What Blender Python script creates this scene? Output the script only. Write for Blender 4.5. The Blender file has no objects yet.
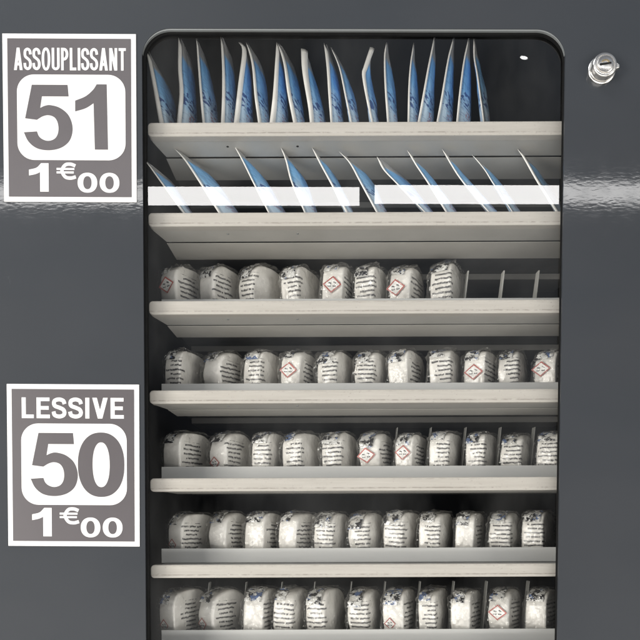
import bpy, bmesh, math, random
from mathutils import Vector, Matrix, noise
from math import sin, cos, pi, radians

SC = bpy.context.scene
COL = SC.collection

# ------------------------------------------------------------------ camera
F = 693.0                    # focal length in pixels of a 640 px wide picture
D = 0.762                    # camera to front panel, metres
CAMZ = 1.40
PX0, PY0 = 330.0, 542.2      # principal point (the photo is an off-centre crop)
PITCH, ROLL = radians(2.0), radians(0.13)
cam_d = bpy.data.cameras.new('camera')
cam = bpy.data.objects.new('camera', cam_d)
COL.objects.link(cam)
cam_d.sensor_fit = 'HORIZONTAL'
cam_d.sensor_width = 36.0
cam_d.lens = F / 640 * 36
cam_d.shift_x = (320 - PX0) / 640
cam_d.shift_y = (PY0 - 320) / 640
cam_d.clip_start, cam_d.clip_end = 0.02, 60
CM = (Matrix.Rotation(radians(90) - PITCH, 3, 'X') @ Matrix.Rotation(ROLL, 3, 'Z'))
cam.matrix_world = Matrix.Translation((0, -D, CAMZ)) @ CM.to_4x4()
SC.camera = cam

def at(px, py, y):
    """world point seen at photo pixel (px, py) at depth y behind the front panel"""
    d = CM @ Vector(((px - PX0) / F, -(py - PY0) / F, -1.0))
    t = (y + D) / d.y
    return Vector((d.x * t, y, CAMZ + d.z * t))

# ------------------------------------------------------------------ world, lamps, exposure
W = bpy.data.worlds.new('World'); SC.world = W; W.use_nodes = True
bg = W.node_tree.nodes['Background']
bg.inputs[1].default_value = 1.0
_t = W.node_tree; _tc = _t.nodes.new('ShaderNodeTexCoord'); _sx = _t.nodes.new('ShaderNodeSeparateXYZ'); _r = _t.nodes.new('ShaderNodeValToRGB')
_m = _t.nodes.new('ShaderNodeMath'); _m.operation = 'MULTIPLY_ADD'; _m.inputs[1].default_value = .5; _m.inputs[2].default_value = .5
_t.links.new(_tc.outputs['Generated'], _sx.inputs[0]); _t.links.new(_sx.outputs[2], _m.inputs[0]); _t.links.new(_m.outputs[0], _r.inputs[0]); _t.links.new(_r.outputs[0], bg.inputs[0])
_n = _t.nodes.new('ShaderNodeTexNoise'); _n.inputs['Scale'].default_value = 3.2; _n.inputs['Detail'].default_value = 3; _t.links.new(_tc.outputs['Generated'], _n.inputs['Vector'])
_q = _t.nodes.new('ShaderNodeMapRange'); _q.interpolation_type = 'SMOOTHSTEP'
for _k, _v in ((1, .40), (2, .60), (3, .35), (4, 1.45)): _q.inputs[_k].default_value = _v
_t.links.new(_n.outputs['Fac'], _q.inputs[0]); _t.links.new(_q.outputs[0], bg.inputs[1])      # uneven, dim surroundings
_e = _r.color_ramp.elements
_e[0].position = 0; _e[0].color = (.26, .25, .23, 1); _e[1].position = 1; _e[1].color = (.20, .22, .26, 1)
for _p, _c in ((.42, (.16, .16, .16, 1)), (.53, (.08, .085, .095, 1)), (.62, (.12, .13, .15, 1)), (.78, (.19, .21, .24, 1))):
    _x = _e.new(_p); _x.color = _c

def area(name, loc, target, sx, sy, power, col, spread=180):
    l = bpy.data.lights.new(name, 'AREA'); l.shape = 'RECTANGLE'
    l.size, l.size_y, l.energy, l.color = sx, sy, power, col
    l.spread = radians(spread)
    o = bpy.data.objects.new(name, l); COL.objects.link(o)
    o.location = loc
    o.rotation_euler = (Vector(target) - Vector(loc)).to_track_quat('-Z', 'Y').to_euler()
    return o
# two strip lamps behind the camera: they light the machine and mirror as the white band
MD = 1.8                                     # their distance in front of the panel
def strip(name, px0, px1, py0, py1, radiance):
    a, b = at(px0, py0, MD), at(px1, py1, MD)
    sx, sz = abs(b.x - a.x), abs(a.z - b.z)
    l = bpy.data.lights.new(name, 'AREA'); l.shape = 'RECTANGLE'
    l.size, l.size_y = sx, sz
    l.energy = radiance * pi * sx * sz; l.color = (1, .985, .97)
    o = bpy.data.objects.new(name, l); COL.objects.link(o)
    c = (a + b) / 2
    o.location = (c.x, -MD, c.z)
    o.rotation_euler = (radians(90), 0, 0)           # shines along +Y, at the machine
strip('strip_lamp', -150, 359.5, 184, 204, 13.5)
strip('strip_lamp', 375, 840, 183, 203, 13.5)
sp = bpy.data.lights.new('spot_lamp', 'AREA'); sp.shape = 'ELLIPSE'; sp.size, sp.size_y = .028, .013
sp.energy = 14 * pi * .028 * .013 * .8
so = bpy.data.objects.new('spot_lamp', sp); COL.objects.link(so)
p = at(525, 55, MD); so.location = (p.x, -MD, p.z); so.rotation_euler = (radians(90), radians(8), 0)
# ceiling light, plus unseen fills added for ground bounce, low front and both sides
area('ground_bounce_fill', (.1, -1.25, .30), (0, .05, 1.62), 2.6, .9, 12, (1, .965, .92))
area('low_front_fill', (-.1, -1.95, .52), (0, .05, 1.55), 2.8, .64, 36, (1, .98, .95))
area('ceiling_lamp', (-.7, -.42, 3.0), (0, 0, 1.5), 1.4, .5, 16, (.95, .98, 1))
area('side_fill', (-2.0, -1.6, 1.5), (0, 0, 1.5), .9, 1.5, 66, (1, .965, .91))
area('side_fill', (2.1, -1.6, 1.45), (0, 0, 1.5), .9, 1.5, 22, (1, .97, .92))
SC.view_settings.view_transform = 'Standard'
SC.view_settings.look = 'None'
SC.view_settings.exposure = 0
SC.view_settings.gamma = 1
SC.render.engine = 'CYCLES'
SC.cycles.max_bounces = 10
SC.cycles.diffuse_bounces = 4
SC.cycles.transparent_max_bounces = 24
SC.cycles.caustics_reflective = False
SC.cycles.caustics_refractive = False
SC.cycles.use_denoising = True

# ------------------------------------------------------------------ node helpers / materials
def s2l(c):
    return tuple(((v / 255) / 12.92 if v / 255 <= .04045 else ((v / 255 + .055) / 1.055) ** 2.4) for v in c)

class NT:
    def __init__(s, name):
        s.m = bpy.data.materials.new(name); s.m.use_nodes = True
        s.t = s.m.node_tree; s.n = s.t.nodes; s.n.clear()
        s.out = s.n.new('ShaderNodeOutputMaterial')
    def node(s, typ, **kw):
        n = s.n.new(typ)
        for k, v in kw.items():
            if k.startswith('i_'):
                key = k[2:]
                n.inputs[int(key) if key.isdigit() else key].default_value = v
            else: setattr(n, k, v)
        return n
    def link(s, a, b): s.t.links.new(a, b)
    def val(s, sock, v):
        if isinstance(v, (int, float)): sock.default_value = v
        else: s.link(v, sock)
    def math(s, op, a, b=0.0, c=0.0):
        n = s.n.new('ShaderNodeMath'); n.operation = op
        s.val(n.inputs[0], a); s.val(n.inputs[1], b); s.val(n.inputs[2], c)
        return n.outputs[0]
    def ramp(s, fac, stops):
        n = s.n.new('ShaderNodeValToRGB'); e = n.color_ramp.elements
        while len(e) < len(stops): e.new(.5)
        for el, (p, c) in zip(e, stops):
            el.position = p; el.color = (c, c, c, 1) if isinstance(c, (int, float)) else (*c, 1)
        s.link(fac, n.inputs[0]); return n.outputs[0]
    def mix(s, fac, a, b):
        n = s.n.new('ShaderNodeMix'); n.data_type = 'RGBA'
        s.val(n.inputs[0], fac)
        for i, v in ((6, a), (7, b)):
            if isinstance(v, tuple): n.inputs[i].default_value = (*v, 1) if len(v) == 3 else v
            else: s.link(v, n.inputs[i])
        return n.outputs[2]
    def noise(s, vec, scale, detail=2, rough=.5, dims='3D'):
        n = s.n.new('ShaderNodeTexNoise'); n.noise_dimensions = dims
        n.inputs['Scale'].default_value = scale; n.inputs['Detail'].default_value = detail
        n.inputs['Roughness'].default_value = rough
        if vec is not None: s.link(vec, n.inputs['Vector'])
        return n.outputs['Fac']
    def mapping(s, vec, scale=(1, 1, 1), loc=(0, 0, 0)):
        n = s.n.new('ShaderNodeMapping'); n.inputs['Scale'].default_value = scale; n.inputs['Location'].default_value = loc
        s.link(vec, n.inputs['Vector']); return n.outputs[0]
    def coord(s, which='Object'):
        return s.n.new('ShaderNodeTexCoord').outputs[which]
    def bump(s, h, strength, dist=.001, normal=None):
        n = s.n.new('ShaderNodeBump'); n.inputs['Strength'].default_value = strength
        n.inputs['Distance'].default_value = dist; s.link(h, n.inputs['Height'])
        if normal is not None: s.link(normal, n.inputs['Normal'])
        return n.outputs[0]
    def principled(s, **kw):
        b = s.n.new('ShaderNodeBsdfPrincipled')
        for k, v in kw.items():
            k = k.replace('_', ' ')
            if isinstance(v, tuple): b.inputs[k].default_value = (*v, 1) if len(v) == 3 else v
            elif isinstance(v, (int, float)): b.inputs[k].default_value = v
            else: s.link(v, b.inputs[k])
        return b
    def done(s, sh):
        s.link(sh, s.out.inputs['Surface']); return s.m

def mat_panel():
    t = NT('grey_powder_coat')
    c = t.coord()
    m = t.mapping(c, (130, 130, 330))
    n1 = t.noise(m, 1.0, 1.5, .45)
    big = t.noise(t.mapping(c, (5, 5, 9)), 1, 3)
    speck = t.noise(c, 60, 2)
    col = t.mix(t.ramp(big, [(.3, 0), (.7, 1)]), (.0285, .0322, .0375), (.034, .037, .042))
    scuff = t.math('MULTIPLY', t.ramp(t.noise(t.mapping(c, (90, 90, 30)), 1, 4, .7), [(.66, 0), (.74, 1)]), t.ramp(t.noise(c, 9, 2), [(.5, 0), (.7, .28)]))
    col = t.mix(scuff, col, (.16, .16, .165))
    bump = t.bump(n1, .026, .001)
    rough = t.ramp(speck, [(.35, .045), (.75, .08)])
    b = t.principled(Base_Color=col, Roughness=.55, Coat_Weight=.78, Coat_Roughness=rough, Specular_IOR_Level=.15)
    t.link(bump, b.inputs['Normal']); t.link(bump, b.inputs['Coat Normal'])
    return t.done(b.outputs[0])

def mat_plain(name, col, rough=.5, metal=0.0, var=.12, scale=40, spec=.5, bumpk=0.0):
    t = NT(name); c = t.coord()
    n = t.noise(c, scale, 4, .6)
    dark = tuple(v * (1 - var) for v in col); lite = tuple(min(1, v * (1 + var)) for v in col)
    cc = t.mix(t.ramp(n, [(.3, 0), (.7, 1)]), dark, lite)
    b = t.principled(Base_Color=cc, Roughness=rough, Metallic=metal, Specular_IOR_Level=spec)
    if bumpk: t.link(t.bump(n, bumpk, .001), b.inputs['Normal'])
    return t.done(b.outputs[0])

def mat_rail():
    """cream painted steel with worn dark dashes along its top and bottom edges (object z = 0 is the top)"""
    t = NT('cream_painted_steel'); c = t.coord()
    sep = t.n.new('ShaderNodeSeparateXYZ'); t.link(c, sep.inputs[0]); z = sep.outputs[2]
    base = t.mix(t.ramp(t.noise(t.mapping(c, (14, 60, 260)), 1, 4, .65), [(.3, 0), (.72, 1)]), (.42, .395, .36), (.485, .46, .425))
    wp = t.n.new('ShaderNodeNewGeometry').outputs['Position']
    along = t.noise(t.mapping(wp, (130, 1, 160)), 1, 4, .75)
    region = t.noise(t.mapping(wp, (7, 1, 12)), 1, 2)
    zz = t.math('ADD', z, t.math('MULTIPLY', t.math('SUBTRACT', t.noise(t.mapping(wp, (60, 1, 9)), 1, 2), .5), .0012))
    mask = 0
    for zc, w, th, op in ((-.0016, .0008, .55, .4), (-.0116, .0010, .47, .65)):
        near = t.math('MAXIMUM', t.math('SUBTRACT', 1.0, t.math('DIVIDE', t.math('ABSOLUTE', t.math('SUBTRACT', zz, zc)), w)), 0.0)
        k = t.math('MULTIPLY', near, t.ramp(t.math('ADD', along, t.math('MULTIPLY', region, .5)), [(th + .16, 0), (th + .36, op)]))
        mask = k if mask == 0 else t.math('MAXIMUM', mask, k)
    specks = t.math('GREATER_THAN', t.noise(wp, 420, 2, .6), .70)
    mask2 = t.math('MAXIMUM', t.math('MULTIPLY', mask, 1.0), t.math('MULTIPLY', specks, .28))
    col = t.mix(mask2, base, (.13, .11, .09))
    b = t.principled(Base_Color=col, Roughness=.42, Specular_IOR_Level=.4)
    t.link(t.bump(t.noise(c, 300, 3), .12, .0006), b.inputs['Normal'])
    return t.done(b.outputs[0])

def mat_glass():
    t = NT('window_glass')
    geo = t.n.new('ShaderNodeNewGeometry')
    fr = t.n.new('ShaderNodeFresnel'); fr.inputs[0].default_value = 1.5
    front = t.math('SUBTRACT', 1.0, geo.outputs['Backfacing'])
    f = t.math('MULTIPLY', t.math('MINIMUM', t.math('MULTIPLY', fr.outputs[0], 1.9), 1.0), front)
    tr = t.node('ShaderNodeBsdfTransparent'); tr.inputs[0].default_value = (.985, .985, .98, 1)
    gl = t.node('ShaderNodeBsdfGlossy'); gl.inputs['Roughness'].default_value = .0
    mx = t.n.new('ShaderNodeMixShader'); t.link(f, mx.inputs[0]); t.link(tr.outputs[0], mx.inputs[1]); t.link(gl.outputs[0], mx.inputs[2])
    # thin film of dust and wiping marks
    c = t.coord()
    d = t.ramp(t.noise(t.mapping(c, (6, 6, 2.5)), 1, 5, .6), [(.42, 0), (.8, .035)])
    df = t.node('ShaderNodeBsdfDiffuse'); df.inputs[0].default_value = (.7, .7, .68, 1)
    mx2 = t.n.new('ShaderNodeMixShader'); t.link(t.math('MULTIPLY', d, front), mx2.inputs[0])
    t.link(mx.outputs[0], mx2.inputs[1]); t.link(df.outputs[0], mx2.inputs[2])
    return t.done(mx2.outputs[0])

def mat_frosted():
    t = NT('frosted_plastic'); c = t.coord()
    n = t.noise(t.mapping(c, (20, 1, 200)), 1, 3)
    col = t.mix(n, (.80, .81, .80), (.90, .90, .89))
    b = t.principled(Base_Color=col, Roughness=.28, Specular_IOR_Level=.5)
    tl = t.node('ShaderNodeBsdfTranslucent'); tl.inputs[0].default_value = (.7, .71, .70, 1)
    tr = t.node('ShaderNodeBsdfTransparent')
    m1 = t.n.new('ShaderNodeMixShader'); m1.inputs[0].default_value = .15
    t.link(b.outputs[0], m1.inputs[1]); t.link(tl.outputs[0], m1.inputs[2])
    m2 = t.n.new('ShaderNodeMixShader'); m2.inputs[0].default_value = .12
    t.link(m1.outputs[0], m2.inputs[1]); t.link(tr.outputs[0], m2.inputs[2])
    return t.done(m2.outputs[0])

def obj_attr(t, name):
    n = t.n.new('ShaderNodeAttribute'); n.attribute_type = 'OBJECT'; n.attribute_name = name
    return n.outputs['Fac']

def combine(t, a, b, c=0.0):
    n = t.n.new('ShaderNodeCombineXYZ')
    for i, v in enumerate((a, b, c)): t.val(n.inputs[i], v)
    return n.outputs[0]

def mat_pack():
    """white wrapper printed with lines of tiny dark text; UV is the unrolled wrapper in centimetres"""
    t = NT('printed_white_wrapper')
    uv = t.n.new('ShaderNodeUVMap').outputs[0]
    sep = t.n.new('ShaderNodeSeparateXYZ'); t.link(uv, sep.inputs[0]); u, v = sep.outputs[0], sep.outputs[1]
    seed = obj_attr(t, 'text_seed'); tc = obj_attr(t, 'text_center'); tw = obj_attr(t, 'text_width')
    c = t.coord()
    # lines wobble with the wrinkled film
    wob = t.math('MULTIPLY', t.math('SUBTRACT', t.noise(combine(t, t.math('MULTIPLY', u, 2.2), seed, v), 1, 3), .5), .34)
    vv = t.math('ADD', t.math('ADD', v, wob), 10.0)
    q = t.math('DIVIDE', vv, .53)
    line = t.math('FLOOR', q); fr = t.math('FRACT', q)
    stripe = t.math('LESS_THAN', t.math('ABSOLUTE', t.math('SUBTRACT', fr, .5)), .205)
    wn = t.n.new('ShaderNodeTexWhiteNoise'); wn.noise_dimensions = '2D'
    t.link(combine(t, line, t.math('ADD', seed, .37)), wn.inputs['Vector'])
    hw = t.math('MULTIPLY', tw, t.math('ADD', .5, t.math('MULTIPLY', wn.outputs['Value'], .62)))
    ext = t.math('LESS_THAN', t.math('ABSOLUTE', t.math('SUBTRACT', u, tc)), hw)
    inv = t.math('LESS_THAN', t.math('ABSOLUTE', t.math('SUBTRACT', v, -.3)), 2.15)
    wv = combine(t, t.math('MULTIPLY', u, 5.0), t.math('MULTIPLY', line, 7.3), seed)
    word = t.ramp(t.noise(wv, 1, 1), [(.30, 0), (.38, 1)])
    lv = combine(t, t.math('MULTIPLY', u, 17.0), t.math('MULTIPLY', v, 9.0), seed)
    letters = t.ramp(t.noise(lv, 1, 1), [(.34, .5), (.50, 1)])
    mask = t.math('MULTIPLY', t.math('MULTIPLY', stripe, ext), t.math('MULTIPLY', inv, word))
    mask = t.math('MULTIPLY', t.math('MULTIPLY', mask, letters), .97)
    big = t.noise(c, 45, 3)
    base = t.mix(t.ramp(big, [(.3, 0), (.7, 1)]), (.82, .795, .745), (.90, .885, .845))
    col = t.mix(mask, base, (.02, .02, .025))
    vor = t.n.new('ShaderNodeTexVoronoi'); vor.feature = 'DISTANCE_TO_EDGE'; vor.inputs['Scale'].default_value = 95
    nz = t.n.new('ShaderNodeTexNoise'); nz.inputs['Scale'].default_value = 60
    t.link(c, nz.inputs['Vector'])
    off = t.n.new('ShaderNodeVectorMath'); off.operation = 'MULTIPLY_ADD'
    t.link(nz.outputs['Color'], off.inputs[0]); off.inputs[1].default_value = (.02, .02, .02); t.link(c, off.inputs[2])
    t.link(off.outputs[0], vor.inputs['Vector'])
    h = t.math('ADD', t.math('MULTIPLY', vor.outputs['Distance'], .8), t.noise(c, 150, 3))
    b = t.principled(Base_Color=col, Roughness=.5, Coat_Weight=.8, Coat_Roughness=.12)
    bp = t.bump(h, .55, .0012)
    t.link(t.bump(h, .25, .0012), b.inputs['Normal']); t.link(bp, b.inputs['Coat Normal'])
    return t.done(b.outputs[0])

def mat_film():
    """crinkled clear film: mostly see-through, glints on its folds"""
    t = NT('clear_film'); c = t.coord()
    vo = t.node('ShaderNodeTexVoronoi'); vo.inputs['Scale'].default_value = 150
    nz = t.n.new('ShaderNodeTexNoise'); nz.inputs['Scale'].default_value = 70; t.link(c, nz.inputs['Vector'])
    of = t.n.new('ShaderNodeVectorMath'); of.operation = 'MULTIPLY_ADD'
    t.link(nz.outputs['Color'], of.inputs[0]); of.inputs[1].default_value = (.012, .012, .012); t.link(c, of.inputs[2])
    t.link(of.outputs[0], vo.inputs['Vector'])
    h = t.math('ADD', vo.outputs['Distance'], t.math('MULTIPLY', t.noise(t.mapping(c, (140, 140, 90)), 1, 3, .6), .8))
    nrm = t.bump(h, 1.0, .003)
    lw = t.n.new('ShaderNodeLayerWeight'); lw.inputs[0].default_value = .35; t.link(nrm, lw.inputs['Normal'])
    gl = t.node('ShaderNodeBsdfGlossy'); gl.inputs['Roughness'].default_value = .10; t.link(nrm, gl.inputs['Normal'])
    gl.inputs[0].default_value = (1, 1, 1, 1)
    df = t.node('ShaderNodeBsdfTranslucent'); df.inputs[0].default_value = (.8, .8, .8, 1)
    tr = t.node('ShaderNodeBsdfTransparent'); tr.inputs[0].default_value = (1, 1, 1, 1)
    m1 = t.n.new('ShaderNodeMixShader'); t.link(t.math('ADD', t.math('MULTIPLY', lw.outputs['Fresnel'], .30), .028), m1.inputs[0])
    t.link(tr.outputs[0], m1.inputs[1]); t.link(gl.outputs[0], m1.inputs[2])
    m2 = t.n.new('ShaderNodeMixShader'); m2.inputs[0].default_value = .02
    t.link(m1.outputs[0], m2.inputs[1]); t.link(df.outputs[0], m2.inputs[2])
    return t.done(m2.outputs[0])

def mat_crimp():
    """bunched printed film at the seal: black, blue and white crumpled print"""
    t = NT('crumpled_printed_film')
    seed = obj_attr(t, 'text_seed'); c = t.coord()
    off = t.n.new('ShaderNodeVectorMath'); off.operation = 'ADD'
    t.link(c, off.inputs[0]); t.link(combine(t, seed, t.math('MULTIPLY', seed, .7), 0.0), off.inputs[1])
    cc = off.outputs[0]
    n1 = t.noise(cc, 150, 3, .7); n2 = t.noise(cc, 90, 2)
    dark = t.math('GREATER_THAN', n1, .525); blue = t.math('GREATER_THAN', n2, .56)
    ink = t.mix(blue, (.012, .012, .016), (.09, .14, .28))
    col = t.mix(dark, (.72, .72, .70), ink)
    b = t.principled(Base_Color=col, Roughness=.22, Coat_Weight=1.0, Coat_Roughness=.06)
    t.link(t.bump(t.noise(cc, 260, 3), .7, .0015), b.inputs['Normal'])
    tr = t.node('ShaderNodeBsdfTransparent')
    hole = t.ramp(t.noise(cc, 110, 2), [(.50, 0), (.60, .9)])
    m = t.n.new('ShaderNodeMixShader'); t.link(t.math('MULTIPLY', hole, t.math('SUBTRACT', 1.0, dark)), m.inputs[0])
    t.link(b.outputs[0], m.inputs[1]); t.link(tr.outputs[0], m.inputs[2])
    return t.done(m.outputs[0])

def mat_sachet():
    """blue printed pouch: pale cloudy foot, small dark blue and red printed marks; UV x across, y up, 0..1"""
    t = NT('blue_printed_film')
    uv = t.n.new('ShaderNodeUVMap').outputs[0]
    sep = t.n.new('ShaderNodeSeparateXYZ'); t.link(uv, sep.inputs[0]); u, v = sep.outputs[0], sep.outputs[1]
    seed = obj_attr(t, 'text_seed')
    def pt(sx, sy, add): return combine(t, t.math('MULTIPLY', u, sx), t.math('MULTIPLY', v, sy), t.math('ADD', seed, add))
    n = t.noise(pt(3.0, 5.5, 0), 1, 3)
    g = t.math('ADD', v, t.math('MULTIPLY', t.math('SUBTRACT', n, .5), .5))
    nn = t.n.new('ShaderNodeValToRGB'); e = nn.color_ramp.elements
    for p, col in ((.0, s2l((228, 238, 246))), (.42, s2l((206, 230, 248))), (.60, s2l((146, 202, 246))), (.82, s2l((122, 188, 244)))):
        el = e[0] if p == 0 else e.new(p); el.position = p; el.color = (*col, 1)
    e[-1].position = 1.0; e[-1].color = (*s2l((130, 186, 238)), 1)
    t.link(g, nn.inputs[0]); base = nn.outputs[0]
    def band(lo, hi): return t.math('MULTIPLY', t.math('GREATER_THAN', v, lo), t.math('LESS_THAN', v, hi))
    blue = t.math('MULTIPLY', band(.42, .56), t.math('GREATER_THAN', t.noise(pt(7.5, 36, 1.7), 1, .5), .55))
    red = t.math('MULTIPLY', band(.27, .40), t.math('GREATER_THAN', t.noise(pt(11, 70, 4.1), 1, 1), .52))
    fine = t.math('MULTIPLY', band(.30, .75), t.math('GREATER_THAN', t.noise(pt(5, 60, 7.3), 1, 1), .60))
    col = t.mix(t.math('MULTIPLY', fine, .3), base, s2l((60, 100, 160)))
    col = t.mix(t.math('MULTIPLY', blue, .88), col, s2l((38, 70, 142)))
    col = t.mix(t.math('MULTIPLY', t.math('MULTIPLY', red, t.math('GREATER_THAN', u, .25)), .62), col, s2l((176, 62, 84)))
    top = t.ramp(v, [(.83, 0), (.87, 1)])
    col = t.mix(top, col, s2l((176, 176, 176)))
    h = t.noise(pt(6, 9, 2), 1, 3)
    b = t.principled(Base_Color=col, Roughness=.33, Specular_IOR_Level=.5)
    t.link(t.bump(h, .35, .004), b.inputs['Normal'])
    return t.done(b.outputs[0])

M = dict(
    panel=mat_panel(), rail=mat_rail(), glass=mat_glass(), frosted=mat_frosted(),
    pack=mat_pack(), film=mat_film(), crimp=mat_crimp(), sachet=mat_sachet(),
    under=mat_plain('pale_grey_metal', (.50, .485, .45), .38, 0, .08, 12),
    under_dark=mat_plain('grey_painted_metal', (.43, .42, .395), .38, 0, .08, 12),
    floor=mat_plain('galvanised_steel', (.16, .16, .155), .5, .2, .15, 30),
    bar=mat_plain('grey_crossbar_metal', (.42, .41, .39), .45, 0, .1, 14),
    black=mat_plain('black_liner', (.012, .012, .013), .6, 0, .25, 20, .3),
    gasket=mat_plain('black_rubber', (.008, .008, .008), .8, 0, .2, 60, .1),
    trim=mat_plain('pale_trim', (.18, .19, .19), .35, 0, .06, 30),
    chrome=mat_plain('polished_steel', (.74, .72, .69), .27, .97, .06, 50),
    brass=mat_plain('worn_brass', (.42, .34, .22), .35, 1.0, .15, 90),
    slot=mat_plain('dark_slot', (.01, .01, .01), .7, 0, .2, 50, .2),
    white=mat_plain('white_vinyl', (.68, .67, .66), .32, 0, .02, 25),
    grey=mat_plain('grey_vinyl', s2l((84, 80, 82)), .30, 0, .03, 25),
    seal=mat_plain('white_seal_film', (.84, .83, .80), .4, 0, .05, 60, .5, .3),
    red=mat_plain('red_print', (.42, .10, .085), .4, 0, .1, 90),
    ink=mat_plain('black_print', (.03, .03, .035), .4, 0, .1, 90),
    divider=mat_plain('grey_divider_plastic', (.42, .42, .40), .4, 0, .08, 30),
    wire=mat_plain('dull_grey_plastic', (.20, .20, .19), .35, 0, .1, 30),
)

# ------------------------------------------------------------------ mesh helpers
class MB:
    def __init__(s): s.v, s.f, s.mi, s.uv = [], [], [], {}
    def vert(s, p): s.v.append(tuple(p)); return len(s.v) - 1
    def face(s, idx, m=0, uv=None):
        s.f.append(tuple(idx)); s.mi.append(m)
        if uv is not None: s.uv[len(s.f) - 1] = uv
    def prism(s, pts, y0, y1, m=0):
        """polygon in (x, z), front face at y0 (towards the camera), back at y1"""
        a = [s.vert((x, y0, z)) for x, z in pts]; b = [s.vert((x, y1, z)) for x, z in pts]
        s.face(a, m); s.face(b[::-1], m)
        n = len(pts)
        for i in range(n): s.face((a[i], b[i], b[(i + 1) % n], a[(i + 1) % n]), m)
    def ring(s, outer, inner, y0, y1, m=0):
        n = len(outer)
        O0 = [s.vert((x, y0, z)) for x, z in outer]; I0 = [s.vert((x, y0, z)) for x, z in inner]
        O1 = [s.vert((x, y1, z)) for x, z in outer]; I1 = [s.vert((x, y1, z)) for x, z in inner]
        for i in range(n):
            j = (i + 1) % n
            s.face((O0[i], O0[j], I0[j], I0[i]), m); s.face((O1[j], O1[i], I1[i], I1[j]), m)
            s.face((O0[j], O0[i], O1[i], O1[j]), m); s.face((I0[i], I0[j], I1[j], I1[i]), m)
    def box(s, x0, x1, y0, y1, z0, z1, m=0):
        s.prism([(x0, z0), (x1, z0), (x1, z1), (x0, z1)], y0, y1, m)
    def build(s, name, mats, parent=None, smooth=False, bevel=0, seg=2, fix=True):
        me = bpy.data.meshes.new(name)
        me.from_pydata(s.v, [], s.f)
        mats = mats if isinstance(mats, (list, tuple)) else [mats]
        for mt in mats: me.materials.append(mt)
        for p, k in zip(me.polygons, s.mi): p.material_index = k; p.use_smooth = smooth
        if s.uv:
            ul = me.uv_layers.new(name='UVMap')
            for p in me.polygons:
                if p.index in s.uv:
                    for li, c in zip(p.loop_indices, s.uv[p.index]): ul.data[li].uv = c
        if fix:
            bm = bmesh.new(); bm.from_mesh(me)
            bmesh.ops.recalc_face_normals(bm, faces=bm.faces)
            if bevel:
                ed = [e for e in bm.edges if len(e.link_faces) == 2 and e.calc_face_angle(0) > .6]
                bmesh.ops.bevel(bm, geom=ed, offset=bevel, segments=seg, affect='EDGES', profile=.5, clamp_overlap=True)
            bm.to_mesh(me); bm.free()
        o = bpy.data.objects.new(name, me); COL.objects.link(o)
        if parent is not None: o.parent = parent
        return o

def thing(name, label, cat, loc=(0, 0, 0), rz=0.0, group=None):
    o = bpy.data.objects.new(name, None); COL.objects.link(o)
    o.location = loc; o.rotation_euler = (0, 0, rz); o.empty_display_size = .02
    o['label'] = label; o['category'] = cat
    if group: o['group'] = group
    return o

ORD = ['first', 'second', 'third', 'fourth', 'fifth', 'sixth', 'seventh', 'eighth', 'ninth', 'tenth', 'eleventh',
       'twelfth', 'thirteenth', 'fourteenth', 'fifteenth', 'sixteenth', 'seventeenth', 'eighteenth']

def rrect(x0, x1, z0, z1, r, n=10):
    pts = []
    for cx, cz, a0 in ((x1 - r, z1 - r, 0), (x0 + r, z1 - r, 90), (x0 + r, z0 + r, 180), (x1 - r, z0 + r, 270)):
        for i in range(n + 1):
            a = radians(a0 + 90 * i / n); pts.append((cx + r * cos(a), cz + r * sin(a)))
    return pts

# ------------------------------------------------------------------ the machine
machine = thing('vending_machine', 'dark grey vending machine with a round cornered window on lit shelves', 'vending machine', (0, 0, 0))
WL = (at(144.6, 300, 0).x + at(144.6, 600, 0).x) / 2
WR = at(562.0, 300, 0).x
WT = at(330, 28.6, 0).z
WB = 1.02
RAD = 28 * D / F
PL, PR, PB, PT = -.62, .60, .12, 2.08
PTH = .0032
hole = rrect(WL, WR, WB, WT, RAD, 12)
def outer_for(pts):
    """points on the panel outline matching each point of the opening"""
    out = []; n = 13
    cs = [(PR, PT), (PL, PT), (PL, PB), (PR, PB)]
    for k in range(4):
        for i in range(n):
            x, z = pts[k * n + i]; cx, cz = cs[k]
            f = i / (n - 1)
            if k in (0, 2): ox, oz = (cx, z + (cz - z) * min(1, 2 * f)), None
            if k == 0: out.append((PR if f <= .5 else x + (PR - x) * 2 * (1 - f), z + (PT - z) * 2 * f if f <= .5 else PT))
            elif k == 1: out.append((x + (PL - x) * 2 * f if f <= .5 else PL, PT if f <= .5 else z + (PT - z) * 2 * (1 - f)))
            elif k == 2: out.append((PL if f <= .5 else x + (PL - x) * 2 * (1 - f), z + (PB - z) * 2 * f if f <= .5 else PB))
            else: out.append((x + (PR - x) * 2 * f if f <= .5 else PR, PB if f <= .5 else z + (PB - z) * 2 * (1 - f)))
    return out
b = MB(); b.ring(outer_for(hole), hole, 0, PTH); b.build('door_panel', M['panel'], machine)
# pale trim lining the top of the opening
b = MB()
arc_o, arc_i = [], []
full = hole[1:13] + hole[13:25]                    # right corner over the top to the left corner
off = .0016
for (x, z) in full:
    c = Vector((min(max(x, WL + RAD), WR - RAD), WT - RAD)); d = Vector((x, z)) - c
    d = d.normalized() if d.length > 1e-6 else Vector((0, 1))
    arc_o.append((x - d.x * .0001, z - d.y * .0001)); k = off * (.12 + .88 * max(0, d.y) ** 1.5); arc_i.append((x - d.x * k, z - d.y * k))
for i in range(len(full) - 1):
    b.prism([arc_o[i], arc_o[i + 1], arc_i[i + 1], arc_i[i]], .0006, PTH + .0002)
b.build('window_trim', M['trim'], machine)
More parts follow.
